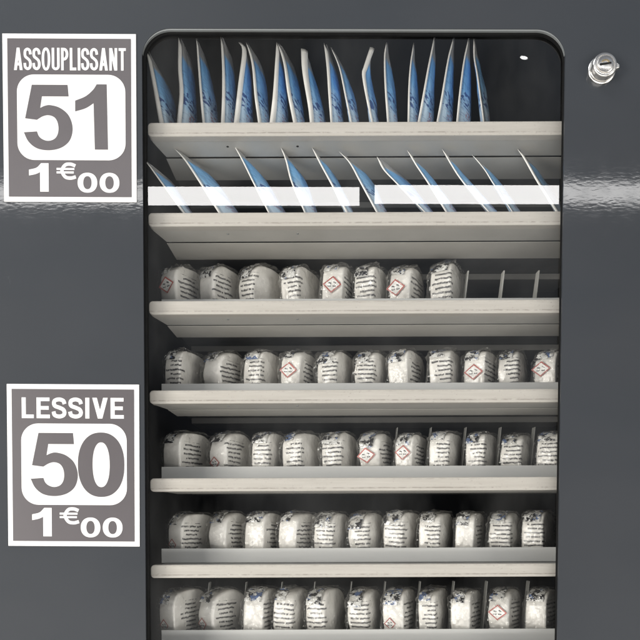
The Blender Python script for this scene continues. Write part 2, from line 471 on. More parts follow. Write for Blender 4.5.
# rubber gasket behind the opening
g_in = rrect(WL + .0028, WR - .0008, WB + .003, WT - .0035, RAD - .002, 12)
g_out = rrect(WL - .012, WR + .012, WB - .012, WT + .012, RAD + .01, 12)
b = MB(); b.ring(g_out, g_in, PTH + .0006, PTH + .0036); b.build('window_gasket', M['gasket'], machine)
b = MB(); b.prism(rrect(WL - .010, WR + .010, WB - .010, WT + .010, RAD + .008, 12), PTH + .0042, PTH + .0082)
b.build('window_glass', M['glass'], machine)
# cabinet carcass behind the door
b = MB()
CY0, CY1 = PTH + .010, .62
IL, IR, IB, IT = WL - .016, WR + .10, .95, WT + .105
b.box(PL, IL, CY0, CY1, PB, PT); b.box(IR, PR, CY0, CY1, PB, PT)
b.box(IL, IR, CY0, CY1, PB, IB); b.box(IL, IR, CY0, CY1, IT, PT)
b.box(IL, IR, .56, CY1, IB, IT)
b.build('cabinet', M['black'], machine)
# lock
def lathe(prof, n=40, axis_tilt=0):
    """prof: list of (radius, y); closed at both ends"""
    b = MB(); rings = []
    for r, y in prof:
        rings.append([b.vert((r * cos(2 * pi * i / n), y, r * sin(2 * pi * i / n))) for i in range(n)])
    for a, c in zip(rings, rings[1:]):
        for i in range(n): b.face((a[i], a[(i + 1) % n], c[(i + 1) % n], c[i]))
    b.face(rings[0]); b.face(rings[-1][::-1]); return b
lp = at(601.3, 70.8, 0)
LH = -.0112
lock = lathe([(.0168, -.0002), (.0168, -.0018), (.0160, -.0024), (.0146, -.0026), (.0146, -.0040), (.0150, -.0042), (.0150, LH + .0018), (.0142, LH + .0004), (.0134, LH), (.0112, LH), (.0108, LH + .0007), (.0103, LH + .0007), (.0100, LH - .0003), (.0094, LH - .0006), (.002, LH - .0006)]).build('lock', M['chrome'], machine, smooth=False)
lock.location = lp; lock.scale = (.87, 1, .87)
for pl in lock.data.polygons: pl.use_smooth = len(pl.vertices) == 4
try: lock.data.set_sharp_from_angle(angle=radians(35))
except Exception: pass
ca, sa = cos(radians(9)), sin(radians(9))
b = MB(); b.prism([(x * ca - z * sa, x * sa + z * ca) for x, z in ((-.0072, -.0013), (.0070, -.0010), (.0070, .0010), (-.0072, .0012))], LH - .0010, LH - .0002)
b.build('key_slot', M['slot'], lock)
b = MB(); pts = [(.0052 * cos(radians(a)), .0012 + .0042 * sin(radians(a))) for a in range(12, 170, 12)] + [(.0030 * cos(radians(a)), .0018 + .0016 * sin(radians(a))) for a in range(168, 10, -12)]
b.prism(pts, LH - .0009, LH - .0003); b.build('wear_mark', M['brass'], lock)
b = MB(); b.prism([(.0128, -.0052), (.0176, -.0036), (.0178, -.0004), (.0140, .0028)], LH + .0006, LH + .0050); b.build('lock_tab', M['chrome'], lock, bevel=.0006)

# ------------------------------------------------------------------ price signs
U = D / F
def catmull(pts, n=8, closed=False):
    out = []; N = len(pts)
    rng = range(N if closed else N - 1)
    for i in rng:
        if closed: p = [Vector(pts[(i + k) % N]) for k in (-1, 0, 1, 2)]
        else:
            p1, p2 = Vector(pts[i]), Vector(pts[i + 1])
            p0 = Vector(pts[i - 1]) if i > 0 else 2 * p1 - p2
            p3 = Vector(pts[i + 2]) if i + 2 < N else 2 * p2 - p1
            p = [p0, p1, p2, p3]
        for k in range(n):
            t = k / n
            out.append(.5 * ((2 * p[1]) + (p[2] - p[0]) * t + (2 * p[0] - 5 * p[1] + 4 * p[2] - p[3]) * t * t + (3 * p[1] - p[0] - 3 * p[2] + p[3]) * t ** 3))
    if not closed: out.append(Vector(pts[-1]))
    return [(v.x, v.y) for v in out]

class Ink:
    """flat lettering; coordinates in photo pixels of the sign, x right, y down"""
    def __init__(s, y): s.b = MB(); s.y = y; s.k = 0
    def poly(s, pts):
        s.k += 1; e = .000004 * (s.k % 9)
        s.b.prism([(x * U, -z * U) for x, z in pts], s.y - .00022 - e, s.y + .00005)
    def stroke(s, pts, w):
        s.k += 1; e = .000004 * (s.k % 9); P = [Vector(p) for p in pts]; L, R = [], []
        for i, p in enumerate(P):
            d0 = (P[i] - P[i - 1]).normalized() if i else (P[1] - P[0]).normalized()
            d1 = (P[i + 1] - P[i]).normalized() if i + 1 < len(P) else d0
            d = (d0 + d1); d = d.normalized() if d.length > 1e-6 else d0
            nrm = Vector((-d.y, d.x)); k = w / 2 / max(.5, nrm.dot(Vector((-d0.y, d0.x))))
            L.append(p + nrm * k); R.append(p - nrm * k)
        y0, y1 = s.y - .00022 - e, s.y + .00005
        f = lambda v, y: s.b.vert((v.x * U, y, -v.y * U))
        l0 = [f(v, y0) for v in L]; r0 = [f(v, y0) for v in R]; l1 = [f(v, y1) for v in L]; r1 = [f(v, y1) for v in R]
        for i in range(len(P) - 1):
            s.b.face((l0[i], l0[i + 1], r0[i + 1], r0[i])); s.b.face((l0[i], l1[i], l1[i + 1], l0[i + 1])); s.b.face((r0[i], r0[i + 1], r1[i + 1], r1[i]))
        s.b.face((l0[0], r0[0], r1[0], l1[0])); s.b.face((l0[-1], l1[-1], r1[-1], r0[-1]))
    def oval(s, x0, x1, y0, y1, wx, wy, e=2.3, n=48):
        def el(a, b):
            o = []
            for i in range(n):
                t = 2 * pi * i / n; c, q = cos(t), sin(t)
                o.append((((x0 + x1) / 2 + a * math.copysign(abs(c) ** (2 / e), c)) * U, -((y0 + y1) / 2 + b * math.copysign(abs(q) ** (2 / e), q)) * U))
            return o
        s.k += 1; ee = .000004 * (s.k % 9)
        a, b_ = (x1 - x0) / 2, (y1 - y0) / 2
        s.b.ring(el(a, b_), el(a - wx, b_ - wy), s.y - .00022 - ee, s.y + .00005)
    def word(s, text, x0, x1, y0, y1, w, wh=None, gap=.10):
        """bold capitals, vertical strokes w wide and horizontal ones wh"""
        wh = wh or w
        adv = dict(A=.98, S=.84, O=.98, U=.90, P=.82, L=.74, I=.26, N=.90, T=.82, E=.80, V=.95)
        tot = sum(adv[c] for c in text) + gap * (len(text) - 1)
        kx = (x1 - x0) / tot; H = y1 - y0; x = x0
        for c in text:
            W_ = adv[c] * kx; a, z = x, x + W_; h = w / 2; v = wh / 2
            if c in 'LEPNIT':
                if c == 'T':
                    m = (a + z) / 2; s.stroke([(m, y0 + wh), (m, y1)], w); s.stroke([(a, y0 + v), (z, y0 + v)], wh)
                else: s.stroke([(a + h, y0), (a + h, y1)], w)
                if c == 'L': s.stroke([(a + w, y1 - v), (z, y1 - v)], wh)
                if c == 'E':
                    for q, e in ((y0 + v, 0), ((y0 + y1) / 2, .06), (y1 - v, -.02)): s.stroke([(a + w, q), (z - e * W_, q)], wh)
                if c == 'N':
                    s.stroke([(z - h, y0), (z - h, y1)], w)
                    s.poly([(a, y0), (a + w * 1.15, y0), (z, y1), (z - w * 1.15, y1)])
                if c == 'P':
                    q = y0 + H * .56; r = (q - y0) / 2; rx = min(r * .85, W_ - w - .6); cx = z - rx
                    s.stroke([(a + w, y0 + v), (cx, y0 + v)] + [(cx + (rx - h) * sin(pi * i / 10), y0 + r - (r - v) * cos(pi * i / 10)) for i in range(1, 10)] + [(cx, q - v), (a + w, q - v)], (w + wh) / 2)
            if c in 'AV':
                m = (a + z) / 2; t, bt = (y0, y1) if c == 'A' else (y1, y0)
                s.poly([(a, bt), (a + w * 1.12, bt), (m + w * .55, t), (m - w * .55, t)])
                s.poly([(z, bt), (z - w * 1.12, bt), (m - w * .55, t), (m + w * .55, t)])
                if c == 'A': s.stroke([(a + W_ * .2, y1 - H * .27), (z - W_ * .2, y1 - H * .27)], wh)
            if c == 'O': s.oval(a, z, y0 - .3, y1 + .3, w, wh)
            if c == 'U':
                m = (a + z) / 2; r = W_ / 2 - h
                s.stroke([(a + h, y0), (a + h, y1 - r - v)] + [(m - r * cos(pi * i / 12), y1 - v - r + r * sin(pi * i / 12)) for i in range(1, 12)] + [(z - h, y1 - r - v)] + [(z - h, y0)], w)
            if c == 'S':
                S = [(.93, .30), (.83, .14), (.5, .07), (.17, .13), (.09, .27), (.18, .40), (.5, .48), (.82, .58), (.92, .73), (.82, .87), (.5, .93), (.15, .86), (.06, .68)]
                pts = [(a + h * .6 + (W_ - h * 1.2) * (px_ - .06) / .87 * .98, y0 + v + (H - wh) * (py_ - .07) / .86) for px_, py_ in S]
                s.stroke(catmull(pts, 5), (w + wh) / 2)
            x += W_ + gap * kx
    def price(s, dx, dy):
        """1 (euro) 00 in wide bold figures, relative to its own top left corner"""
        P = lambda L: [(x + dx, y + dy) for x, y in L]
        s.poly(P([(12.2, 0), (19.6, 0), (19.6, 28.6), (11.0, 28.6), (11.0, 9.0)] + catmull([(11.0, 9.0), (6.5, 11.0), (0, 12.4)], 4)[1:] + [(0, 6.6)] + catmull([(0, 6.6), (7.5, 4.6), (12.2, 0)], 4)[1:-1]))
        c = catmull([(46.4, 2.6), (41.6, .9), (36.2, 1.8), (33.0, 7.6), (36.2, 13.6), (41.6, 14.9), (46.8, 13.6)], 5)
        s.stroke(P(c), 3.3)
        s.stroke(P([(27.6, 5.7), (45.4, 5.7)]), 2.0); s.stroke(P([(27.6, 9.2), (44.8, 9.2)]), 2.0)
        s.oval(dx + 48.6, dx + 68.2, dy + 9.4, dy + 29.4, 5.6, 3.4, 2.2); s.oval(dx + 70.6, dx + 90.4, dy + 9.4, dy + 29.4, 5.6, 3.4, 2.2)
    def build(s, name, mat, parent): return s.b.build(name, mat, parent)

FIVE = [(105, 12), (295, 12)]
def five(dx, dy, k=1.0):
    o = [(115, 82), (305, 82), (310, 143), (168, 143), (158, 205)]
    o += catmull([(158, 205), (185, 193), (215, 190), (265, 205), (310, 245), (330, 310), (315, 375), (270, 415), (205, 430), (140, 420), (95, 385), (70, 335)], 5)[1:]
    o += [(140, 330)] + catmull([(140, 330), (150, 355), (170, 372), (200, 380), (232, 370), (250, 345), (255, 310), (248, 275), (230, 252), (200, 243), (170, 250), (140, 268)], 5)[1:]
    o += [(78, 260)]
    return [(dx + (x - 70) / 5.333 * k, dy + (y - 82) / 5.333 * k) for x, y in o]
def one(dx, dy):
    o = [(460, 78), (513, 78), (518, 425), (448, 425), (443, 178)] + catmull([(443, 178), (400, 205), (345, 222)], 5)[1:] + [(345, 165)] + catmull([(345, 165), (400, 142), (440, 108), (460, 78)], 5)[1:-1]
    return [(dx + (x - 345) / 5.333, dy + (y - 78) / 5.333) for x, y in o]

def sign(px, py, w, h, label, build, rot):
    o = thing('price_sign', label, 'price sign', at(px, py, 0), 0, 'price signs stuck beside the window')
    o.rotation_euler = (0, radians(rot), 0)
    o.scale = ((at(px + w, py + h / 2, 0).x - at(px, py + h / 2, 0).x) / (w * U), 1, (at(px, py, 0).z - at(px, py + h, 0).z) / (h * U))
    b = MB(); b.prism([(0, 0), (w * U, 0), (w * U, -h * U), (0, -h * U)], -.0010, -.0001); b.build('backing', M['white'], o, bevel=.0002, seg=1)
    b = MB(); e = 5.0 * U; b.prism([(e, -e), (w * U - e, -e), (w * U - e, -h * U + e), (e, -h * U + e)], -.0013, -.0009); b.build('grey_panel', M['grey'], o)
    build(o)
def sign1(o):
    b = MB(); b.prism(rrect(14.3 * U, 122.3 * U, -126.3 * U, -41.0 * U, 17 * U), -.0016, -.0012); b.build('number_box', M['white'], o)
    i = Ink(-.0016); i.poly(five(20.8, 51.3)); i.poly(one(72.3, 50.6)); i.build('number', M['grey'], o)
    i = Ink(-.0013); i.word('ASSOUPLISSANT', 11.6, 123.0, 14.4, 36.6, 2.5, 2.7, .17); i.build('product_name', M['white'], o)
    i = Ink(-.0013); i.price(25.5, 129.4); i.build('price', M['white'], o)
def sign2(o):
    b = MB(); b.prism(rrect(14.2 * U, 119.4 * U, -120.4 * U, -39.2 * U, 17 * U), -.0016, -.0012); b.build('number_box', M['white'], o)
    i = Ink(-.0016); i.poly(five(23.4, 48.6, .965)); i.oval(70.6, 117.0, 47.9, 112.2, 14.6, 9.8, 2.25, 64); i.build('number', M['grey'], o)
    i = Ink(-.0013); i.word('LESSIVE', 15.0, 116.4, 13.4, 34.0, 4.1, 3.6, .17); i.build('product_name', M['white'], o)
    i = Ink(-.0013); i.price(24.4, 123.4); i.build('price', M['white'], o)
sign(2.6, 34.0, 133.0, 168.0, 'grey and white price sign reading ASSOUPLISSANT 51 for 1 euro', sign1, .15)
sign(7.0, 384.0, 131.8, 161.8, 'grey and white price sign reading LESSIVE 50 for 1 euro', sign2, .2)

# ------------------------------------------------------------------ shelf trays
DT = .020                        # depth of the tray fronts behind the panel
TILT = math.tan(radians(.36))
TRAY_PY = [121.8, 212.0, 300.2, 389.6, 477.6, 564.2, 650.4]
TX0 = at(149.0, 350, DT).x
TX1 = WR + .075
def tray_z(r, x):
    c = at(330, TRAY_PY[r] , DT)
    return c.z + (x - c.x) * TILT
LEAN_DIV = [None, [.0], [463, 499, 534], [204, 244, 281, 317, 353, 388, 423, 461, 495, 531], [212, 252, 284, 322, 358, 395, 428, 464, 499, 534],
            [210, 246, 282, 317, 350, 386, 419, 453, 487, 521], [202, 240, 275, 309, 345, 381, 416, 449, 483, 523]]
DIVS = [[], [228, 256, 297, 334, 372, 395, 436, 470, 507, 535], [463, 499, 534], [205, 245, 282, 317, 353, 388, 424, 461, 496, 531],
        [392, 426, 461, 496, 530], [211, 246, 282, 315, 349, 385, 419, 453, 487, 522], [203, 240, 276, 309, 346, 380, 415, 449, 482, 524]]
TLAB = ['cream shelf tray at the very top holding upright blue sachets', 'cream shelf tray with leaning blue sachets, second from the top',
        'cream shelf tray with three empty right hand columns', 'cream shelf tray of white packs, fourth from the top, below the half empty one',
        'cream shelf tray of white packs beside the top of the LESSIVE sign number', 'cream shelf tray of white packs ending level with the bottom of the LESSIVE sign',
        'frosted front strip shelf tray cut off by the bottom of the picture']
TLAB[4] = 'cream shelf tray of white packs, third up from the bottom'
TLAB[5] = 'cream shelf tray of white packs, second up from the bottom'
LIPH = .0163
trays = []
for r in range(7):
    c = at(330, TRAY_PY[r], DT)
    t = thing('shelf_tray', TLAB[r], 'shelf', (c.x, 0, c.z), 0, 'shelf trays behind the window')
    t.rotation_euler = (0, -radians(.36), 0)
    x0, x1 = TX0 - c.x, TX1 - c.x
    # front rail with rounded left corners and softened edges
    rr = .0042; H = .0150
    pts = [(x1, -H), (x1, 0)] + [(x0 + rr - rr * sin(pi / 2 * i / 6), -rr + rr * cos(pi / 2 * i / 6)) for i in range(7)] + [(x0 + rr - rr * cos(pi / 2 * i / 6), -H + rr - rr * sin(pi / 2 * i / 6)) for i in range(7)]
    b = MB(); b.prism(pts, DT, DT + .012); b.build('front_rail', M['rail'], t, bevel=.0011, seg=3)
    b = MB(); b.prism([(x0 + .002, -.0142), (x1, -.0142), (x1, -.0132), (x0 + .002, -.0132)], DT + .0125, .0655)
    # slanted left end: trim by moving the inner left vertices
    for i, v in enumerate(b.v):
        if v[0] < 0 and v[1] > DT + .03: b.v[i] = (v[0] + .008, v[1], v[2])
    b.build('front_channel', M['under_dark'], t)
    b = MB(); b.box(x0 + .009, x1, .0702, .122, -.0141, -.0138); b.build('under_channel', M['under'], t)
    b = MB(); b.box(x0 + .006, x1, .0350, .50, -.0036, -.0010); b.build('tray_floor', M['floor'], t)
    b = MB(); b.box(x0 + .010, x1, .205, .262, -.0120, -.0040); b.build('cross_bar', M['bar'], t, bevel=.001)
    # frosted strip that keeps the packs from sliding out
    xl = at(162.0, TRAY_PY[r], .069).x - c.x
    if r != 1:
        b = MB(); b.box(xl, x1, .0665, .0685, -.0008, LIPH); b.build('product_stop', M['frosted'], t, bevel=.0004, seg=1)
    for k, px in enumerate((228, 297.5)):
        rp = at(px, 232, .045).x - c.x
        rv = lathe([(.0014, .0), (.0013, .0007), (.0006, .0010)], 12).build('rivet', M['trim'] if r else M['slot'], t, smooth=True)
        rv.rotation_euler = (radians(-90), 0, 0); rv.location = (rp, .043, -.0141)
    # leaning dividers between the columns
    if DIVS[r]:
        yb = .088
        b = MB()
        lean = .0075
        b.v = []
        h = (.03, .03, .058, .045, .066, .048, .072)[r]; hw = .0009 if r < 3 else .00042
        a = [(-hw, yb, 0), (hw, yb, 0), (hw * .9 + lean, yb + .004, h), (-hw * .9 + lean, yb + .004, h)]
        a2 = [(-.0011, yb + .014, 0), (.0011, yb + .014, 0), (.0011 + lean, yb + .014, h), (-.0009 + lean, yb + .014, h)]
        ia = [b.vert(p) for p in a]; ib = [b.vert(p) for p in a2]
        b.face(ia); b.face(ib[::-1])
        for i in range(4): b.face((ia[i], ib[i], ib[(i + 1) % 4], ia[(i + 1) % 4]))
        first = b.build('divider', M['divider'] if r == 2 else M['wire'], t)
        for k, px in enumerate(DIVS[r]):
            dv = first if k == 0 else first.copy()
            if k: COL.objects.link(dv); dv.parent = t
            q = at(px, TRAY_PY[r] - 16, yb)
            dv.location = (q.x - c.x, 0, -.0008)
    trays.append(t)

# ------------------------------------------------------------------ detergent packs
PR_, PT_, PN = .0305, .0105, 2.55     # disc radius, half thickness, superellipse exponent
def sup(phi, n=PN):
    c, s = cos(phi), sin(phi)
    return math.copysign(abs(c) ** (2 / n), c), math.copysign(abs(s) ** (2 / n), s)
def yfront(z, n=PN):
    q = min(1, abs(z) / PR_); return -PR_ * (1 - q ** n) ** (1 / n)
def puck_mesh(seed, scale=1.0, lump=.0011, freq=55, na=72, film=False, pn=PN, bev=.0058):
    rnd = random.Random(seed); offv = Vector((rnd.uniform(0, 50), rnd.uniform(0, 50), rnd.uniform(0, 50)))
    b = MB(); T = PT_ * (1.0 if not film else 1.10)
    st = []                                   # (x, radius factor)
    for f in (.12, .3, .5, .66, .76): st.append((T + .0016 * (1 - (f / .8) ** 2), f))
    for i in range(6):
        a = pi / 2 * i / 5; st.append((T - bev + bev * cos(a), 1 - bev / PR_ + bev / PR_ * sin(a)))
    for f in (.5, .0): st.append(((T - bev) * f, 1.0 + (.012 if f == 0 else .009)))
    st = st + [(-x, r) for x, r in st[:-1]][::-1]
    rings, uvs = [], []
    for x, rf in st:
        ring, uv = [], []
        for i in range(na):
            cy, cz = sup(2 * pi * i / na, pn)
            p = Vector((x, PR_ * rf * cy, PR_ * rf * cz)) * scale
            n1 = noise.noise(p * freq + offv); n2 = noise.noise(p * freq * 3.1 + offv * 1.7)
            d = Vector((x * 1.2, cy * PR_ * .6, cz * PR_ * .6)).normalized()
            if film:
                rid = 1 - 2 * abs(noise.noise(p * freq * 1.6 + offv))
                k = lump * (n1 + .7 * rid + .6 * n2)
                if p.y < -.02: k += abs(n2) * .003
            else: k = lump * (n1 + .35 * n2)
            p2 = p + d * k
            if p2.z < -PR_ : p2.z = -PR_
            ring.append(b.vert(p2))
            if x > T - bev * .99: u = T + (p.y - yfront(p.z, pn))
            elif x < -(T - bev * .99): u = -T - (p.y - yfront(p.z, pn))
            else: u = x
            uv.append((u * 100, p.z * 100))
        rings.append(ring); uvs.append(uv)
    for k in range(len(rings) - 1):
        for i in range(na):
            j = (i + 1) % na
            b.face((rings[k][i], rings[k][j], rings[k + 1][j], rings[k + 1][i]), 0, (uvs[k][i], uvs[k][j], uvs[k + 1][j], uvs[k + 1][i]))
    b.face(rings[0][::-1], 0, uvs[0][::-1]); b.face(rings[-1], 0, uvs[-1])
    return b
def crimp_mesh(seed, a0, a1, w0, w1, amp, pn=PN):
    """crumpled patch wrapped over the front top of the disc; angles measured from the front over the top"""
    rnd = random.Random(seed); offv = Vector((rnd.uniform(0, 90), rnd.uniform(0, 90), 3))
    b = MB(); NA, NX = 22, 12; g = []
    for i in range(NA + 1):
        row = []
        for j in range(NX + 1):
            phi = radians(180 - (a0 + (a1 - a0) * i / NA)); cy, cz = sup(phi, pn)
            x = w0 + (w1 - w0) * j / NX
            ed = min(i, NA - i, j, NX - j)
            nz = noise.noise(Vector((x * 260, phi * 6, 0)) + offv); rd = abs(noise.noise(Vector((x * 420, phi * 11, 5)) + offv))
            k = .0008 + amp * (.45 + .6 * nz + 1.1 * rd) * (1 if ed > 0 else .55)
            rr = PR_ * (1 + k / PR_) - (max(0, abs(x) - (PT_ - .004)) ** 2) * 60
            row.append(b.vert((x + .0012 * noise.noise(Vector((phi * 9, x * 200, 9)) + offv), rr * cy * 1.012, rr * cz * 1.012)))
        g.append(row)
    for i in range(NA):
        for j in range(NX): b.face((g[i][j], g[i][j + 1], g[i + 1][j + 1], g[i + 1][j]))
    return b
def hazard_mesh(zc=0.0):
    """white diamond with a red border and a black corrosion sign (a tilted tube dripping on a bar and on a hand)"""
    b = MB(); H = .0098
    def pos(u, w, lift):                       # u across, w up on the rim
        z = w + zc; y = yfront(z, 2.9) * 1.014 - .0016 - lift
        return (u, y, z)
    def patch(poly, lift, m):
        ids = [b.vert(pos(u, w, lift)) for u, w in poly]; b.face(ids, m)
    N = 4
    sq = [(0, H), (H, 0), (0, -H), (-H, 0)]
    def lerp(a, c, t): return (a[0] + (c[0] - a[0]) * t, a[1] + (c[1] - a[1]) * t)
    inn = [(x * .80, y * .80) for x, y in sq]
    for i in range(4):
        for k in range(N):
            patch([lerp(sq[i], sq[(i + 1) % 4], k / N), lerp(sq[i], sq[(i + 1) % 4], (k + 1) / N), lerp(inn[i], inn[(i + 1) % 4], (k + 1) / N), lerp(inn[i], inn[(i + 1) % 4], k / N)], .0002, 1)
    for i in range(N):                          # white field as small quads
        for j in range(N):
            q = [(-1 + 2 * i / N, -1 + 2 * j / N), (-1 + 2 * (i + 1) / N, -1 + 2 * j / N), (-1 + 2 * (i + 1) / N, -1 + 2 * (j + 1) / N), (-1 + 2 * i / N, -1 + 2 * (j + 1) / N)]
            patch([((a + c) / 2 * H * .80, (a - c) / 2 * H * .80) for a, c in q], .0001, 0)
    k = H / 10
    for poly in ([(-4.2, 1.2), (-3.6, 2.4), (-.6, 1.6), (-1.1, .4)], [(.9, 2.3), (1.4, 3.5), (4.2, 1.9), (3.5, .8)],
                 [(-4.4, -2.8), (-.8, -2.8), (-.8, -1.6), (-2.2, -2.1), (-4.4, -1.6)], [(.9, -2.8), (4.4, -2.8), (4.0, -1.2), (2.8, -1.9), (.9, -1.3)],
                 [(-1.6, -.9), (-1.2, -.1), (-.8, -.9)], [(2.1, -.7), (2.5, .1), (2.9, -.7)]):
        patch([(x * k, y * k) for x, y in poly], .0004, 2)
    return b

VAR = []
for s in range(8):
    pn = (2.4, 3.2, 2.7, 3.6, 2.5, 3.0, 3.4, 2.6)[s]; bv = (.0036, .0026, .0032, .0022, .004, .0028, .0024, .0034)[s]
    w = puck_mesh(100 + s, pn=pn, bev=bv).build('wrapper', M['pack'], None, smooth=True)
    f = puck_mesh(200 + s, 1.045, .0026, 80, 72, True, pn, bv).build('film_wrap', M['film'], None, smooth=True)
    a = random.Random(s)
    cr = crimp_mesh(300 + s, a.uniform(12, 30), a.uniform(78, 100), -PT_ * .95, PT_ * a.uniform(.1, .9), .0014, pn).build('film_crimp', M['crimp'], None, smooth=True, fix=False)
    VAR.append((w.data, f.data, cr.data))
    for o in (w, f, cr): bpy.data.objects.remove(o)
hz = hazard_mesh().build('hazard_label', [M['seal'], M['red'], M['ink']], None, fix=False); HZ = hz.data; bpy.data.objects.remove(hz)
hz = hazard_mesh(-.011).build('hazard_label', [M['seal'], M['red'], M['ink']], None, fix=False); HZL = hz.data; bpy.data.objects.remove(hz)

# (left edge, edge between rim and face, right edge, top) in photo pixels, look: h hazard on the rim, t text at the
# rim corner, f text on the face, c crumpled clear film, b plain
ROWS = {
 2: [(165, 180, 204, 267, 'hf'), (204, 218, 242, 267, 'f'), (242, 256, 283, 266, 't'), (284, 300, 318, 268, 't'), (322, 342, 354, 268, 'hf'),
     (355, 373, 387, 268, 't'), (389, 408, 421, 267, 'hf'), (428, 449, 462, 265, 'ct')],
 3: [(170, 184, 203, 352, 't'), (205, 222, 247, 352, 'cf'), (246, 262, 282, 352, 't'), (282, 300, 316, 352, 'hf'), (318, 336, 353, 352, 't'),
     (355, 373, 387, 352, 't'), (389, 407, 421, 351, 'cf'), (426, 450, 461, 351, 't'), (464, 483, 496, 352, 'hf'), (498, 516, 523, 351, 'ct'), (534, 553, 566, 352, 'hf')],
 4: [(166, 182, 209, 433, 'cf'), (212, 228, 252, 433, 'fl'), (254, 270, 284, 433, 'ct'), (283, 301, 322, 433, 'ct'), (322, 341, 357, 433, 't'),
     (360, 379, 392, 433, 'hf'), (397, 413, 425, 435, 'hf'), (430, 448, 459, 433, 't'), (467, 484, 495, 434, 't'), (501, 520, 530, 435, 'tf'), (537, 556, 566, 433, 'ct')],
 5: [(173, 186, 211, 514, 'fl'), (211, 227, 248, 513, 'bf'), (245, 264, 283, 513, 'cf'), (280, 297, 316, 513, 'bf'), (315, 333, 348, 513, 't'),
     (348, 368, 385, 513, 'tf'), (385, 403, 418, 512, 'ct'), (420, 439, 450, 513, 't'), (457, 474, 481, 513, 'cf'), (489, 510, 519, 513, 'ct'), (522, 543, 552, 512, 'ct')],
 6: [(163, 177, 202, 590, 'bfl'), (201, 215, 244, 590, 'bfl'), (243, 263, 278, 589, 'bf'), (271, 293, 310, 589, 'ct'), (305, 325, 345, 589, 't'),
     (348, 368, 381, 590, 'tf'), (384, 404, 415, 590, 'bfl'), (421, 437, 446, 590, 'tf'), (453, 471, 480, 591, 'bf'), (489, 510, 522, 590, 'hf'), (528, 547, 557, 590, 'bf')],
}
ROWNAME = {2: 'third', 3: 'fourth', 4: 'fifth', 5: 'sixth', 6: 'seventh'}
LOOK = {'h': 'white pack with red hazard diamond', 'c': 'white pack in crinkled clear film', 't': 'white pack with text along its front',
        'f': 'rounded white pack with printed side', 'b': 'white pack with blank pale front'}
pc = 0
for r, row in ROWS.items():
    rnd = random.Random(40 + r)
    for k, (xl, xe, xr, yt, look) in enumerate(row):
        yc = .0745 + PR_ + .002
        a = at((xl + xr) / 2, yt + 20, yc); vx = math.atan2(a.x, yc + D)
        pxm = F / (D + yc)                                   # pixels per metre at that depth
        wr_, wf = (xe - xl) / pxm, (xr - xe) / pxm
        th = math.atan2(wf / (2 * PR_ * .92), wr_ / (2 * PT_))
        th = max(radians(8), min(radians(46), th * 1.12 + radians(3)))
        yaw = -(th + vx) if True else 0                      # left columns already show their right side
        yaw = -(th + min(0, vx) + max(0, vx))
        z0 = tray_z(r, a.x) - .0004
        top = at((xl + xr) / 2, yt, yc - .012).z
        hgt = (top - z0)
        sz = max(.93, min(1.12, hgt / (2 * PR_)))
        sx = max(.85, min(1.2, (wr_ / cos(th)) / (2 * PT_)))
        # slide the turned pack sideways until its outline is centred where the photo has it
        ext = []
        for qx, qy in ((-1, -1), (-1, 1), (1, -1), (1, 1)):
            lx, ly = qx * PT_ * sx * 1.02, qy * PR_ * 1.04
            ext.append(PX0 + F * (a.x + lx * cos(yaw) - ly * sin(yaw)) / (D + yc + lx * sin(yaw) + ly * cos(yaw)))
        a.x += ((xl + xr) / 2 - (min(ext) + max(ext)) / 2 + .8) / pxm
        lab = f"{'white pack with small red diamond low down' if 'l' in look else LOOK[look[0]]}, {ORD[k]} from left on {ROWNAME[r]} shelf down"
        t = thing('detergent_pack', lab, 'detergent pack', (a.x, yc, z0 + PR_ * sz), yaw, f'white detergent packs on the {ROWNAME[r]} shelf')
        t.rotation_euler = (radians(rnd.uniform(-2.5, 2.5)), radians(rnd.uniform(-2.5, 2.5)), yaw)
        t.scale = (sx * 1.02, 1.07, sz)
        v = VAR[(pc * 5 + r) % 8]; pc += 1
        seed = rnd.uniform(0, 40)
        def part(name, me):
            o = bpy.data.objects.new(name, me); COL.objects.link(o); o.parent = t
            o['text_seed'] = seed; return o
        w = part('wrapper', v[0])
        if 't' in look: w['text_center'] = PT_ * 100 * rnd.uniform(.25, .9); w['text_width'] = rnd.uniform(1.15, 1.6)
        else: w['text_center'] = PT_ * 100 + rnd.uniform(2.0, 2.9); w['text_width'] = rnd.uniform(1.5, 2.1)
        if look in ('f', 'fl'): w['text_center'] = PT_ * 100 + 1.5
        part('film_wrap', v[1])
        part('film_crimp', v[2])
        if 'l' in look:
            h = part('hazard_label', HZL); h.location = (-.0030, .0006, -.0006); h.scale = (.62, 1, .8)
        if 'h' in look:
            h = part('hazard_label', HZ)
            h.location = (rnd.uniform(-.003, .001) , 0, rnd.uniform(.001, .005)); h.rotation_euler = (0, radians(rnd.uniform(-8, 8)), 0)

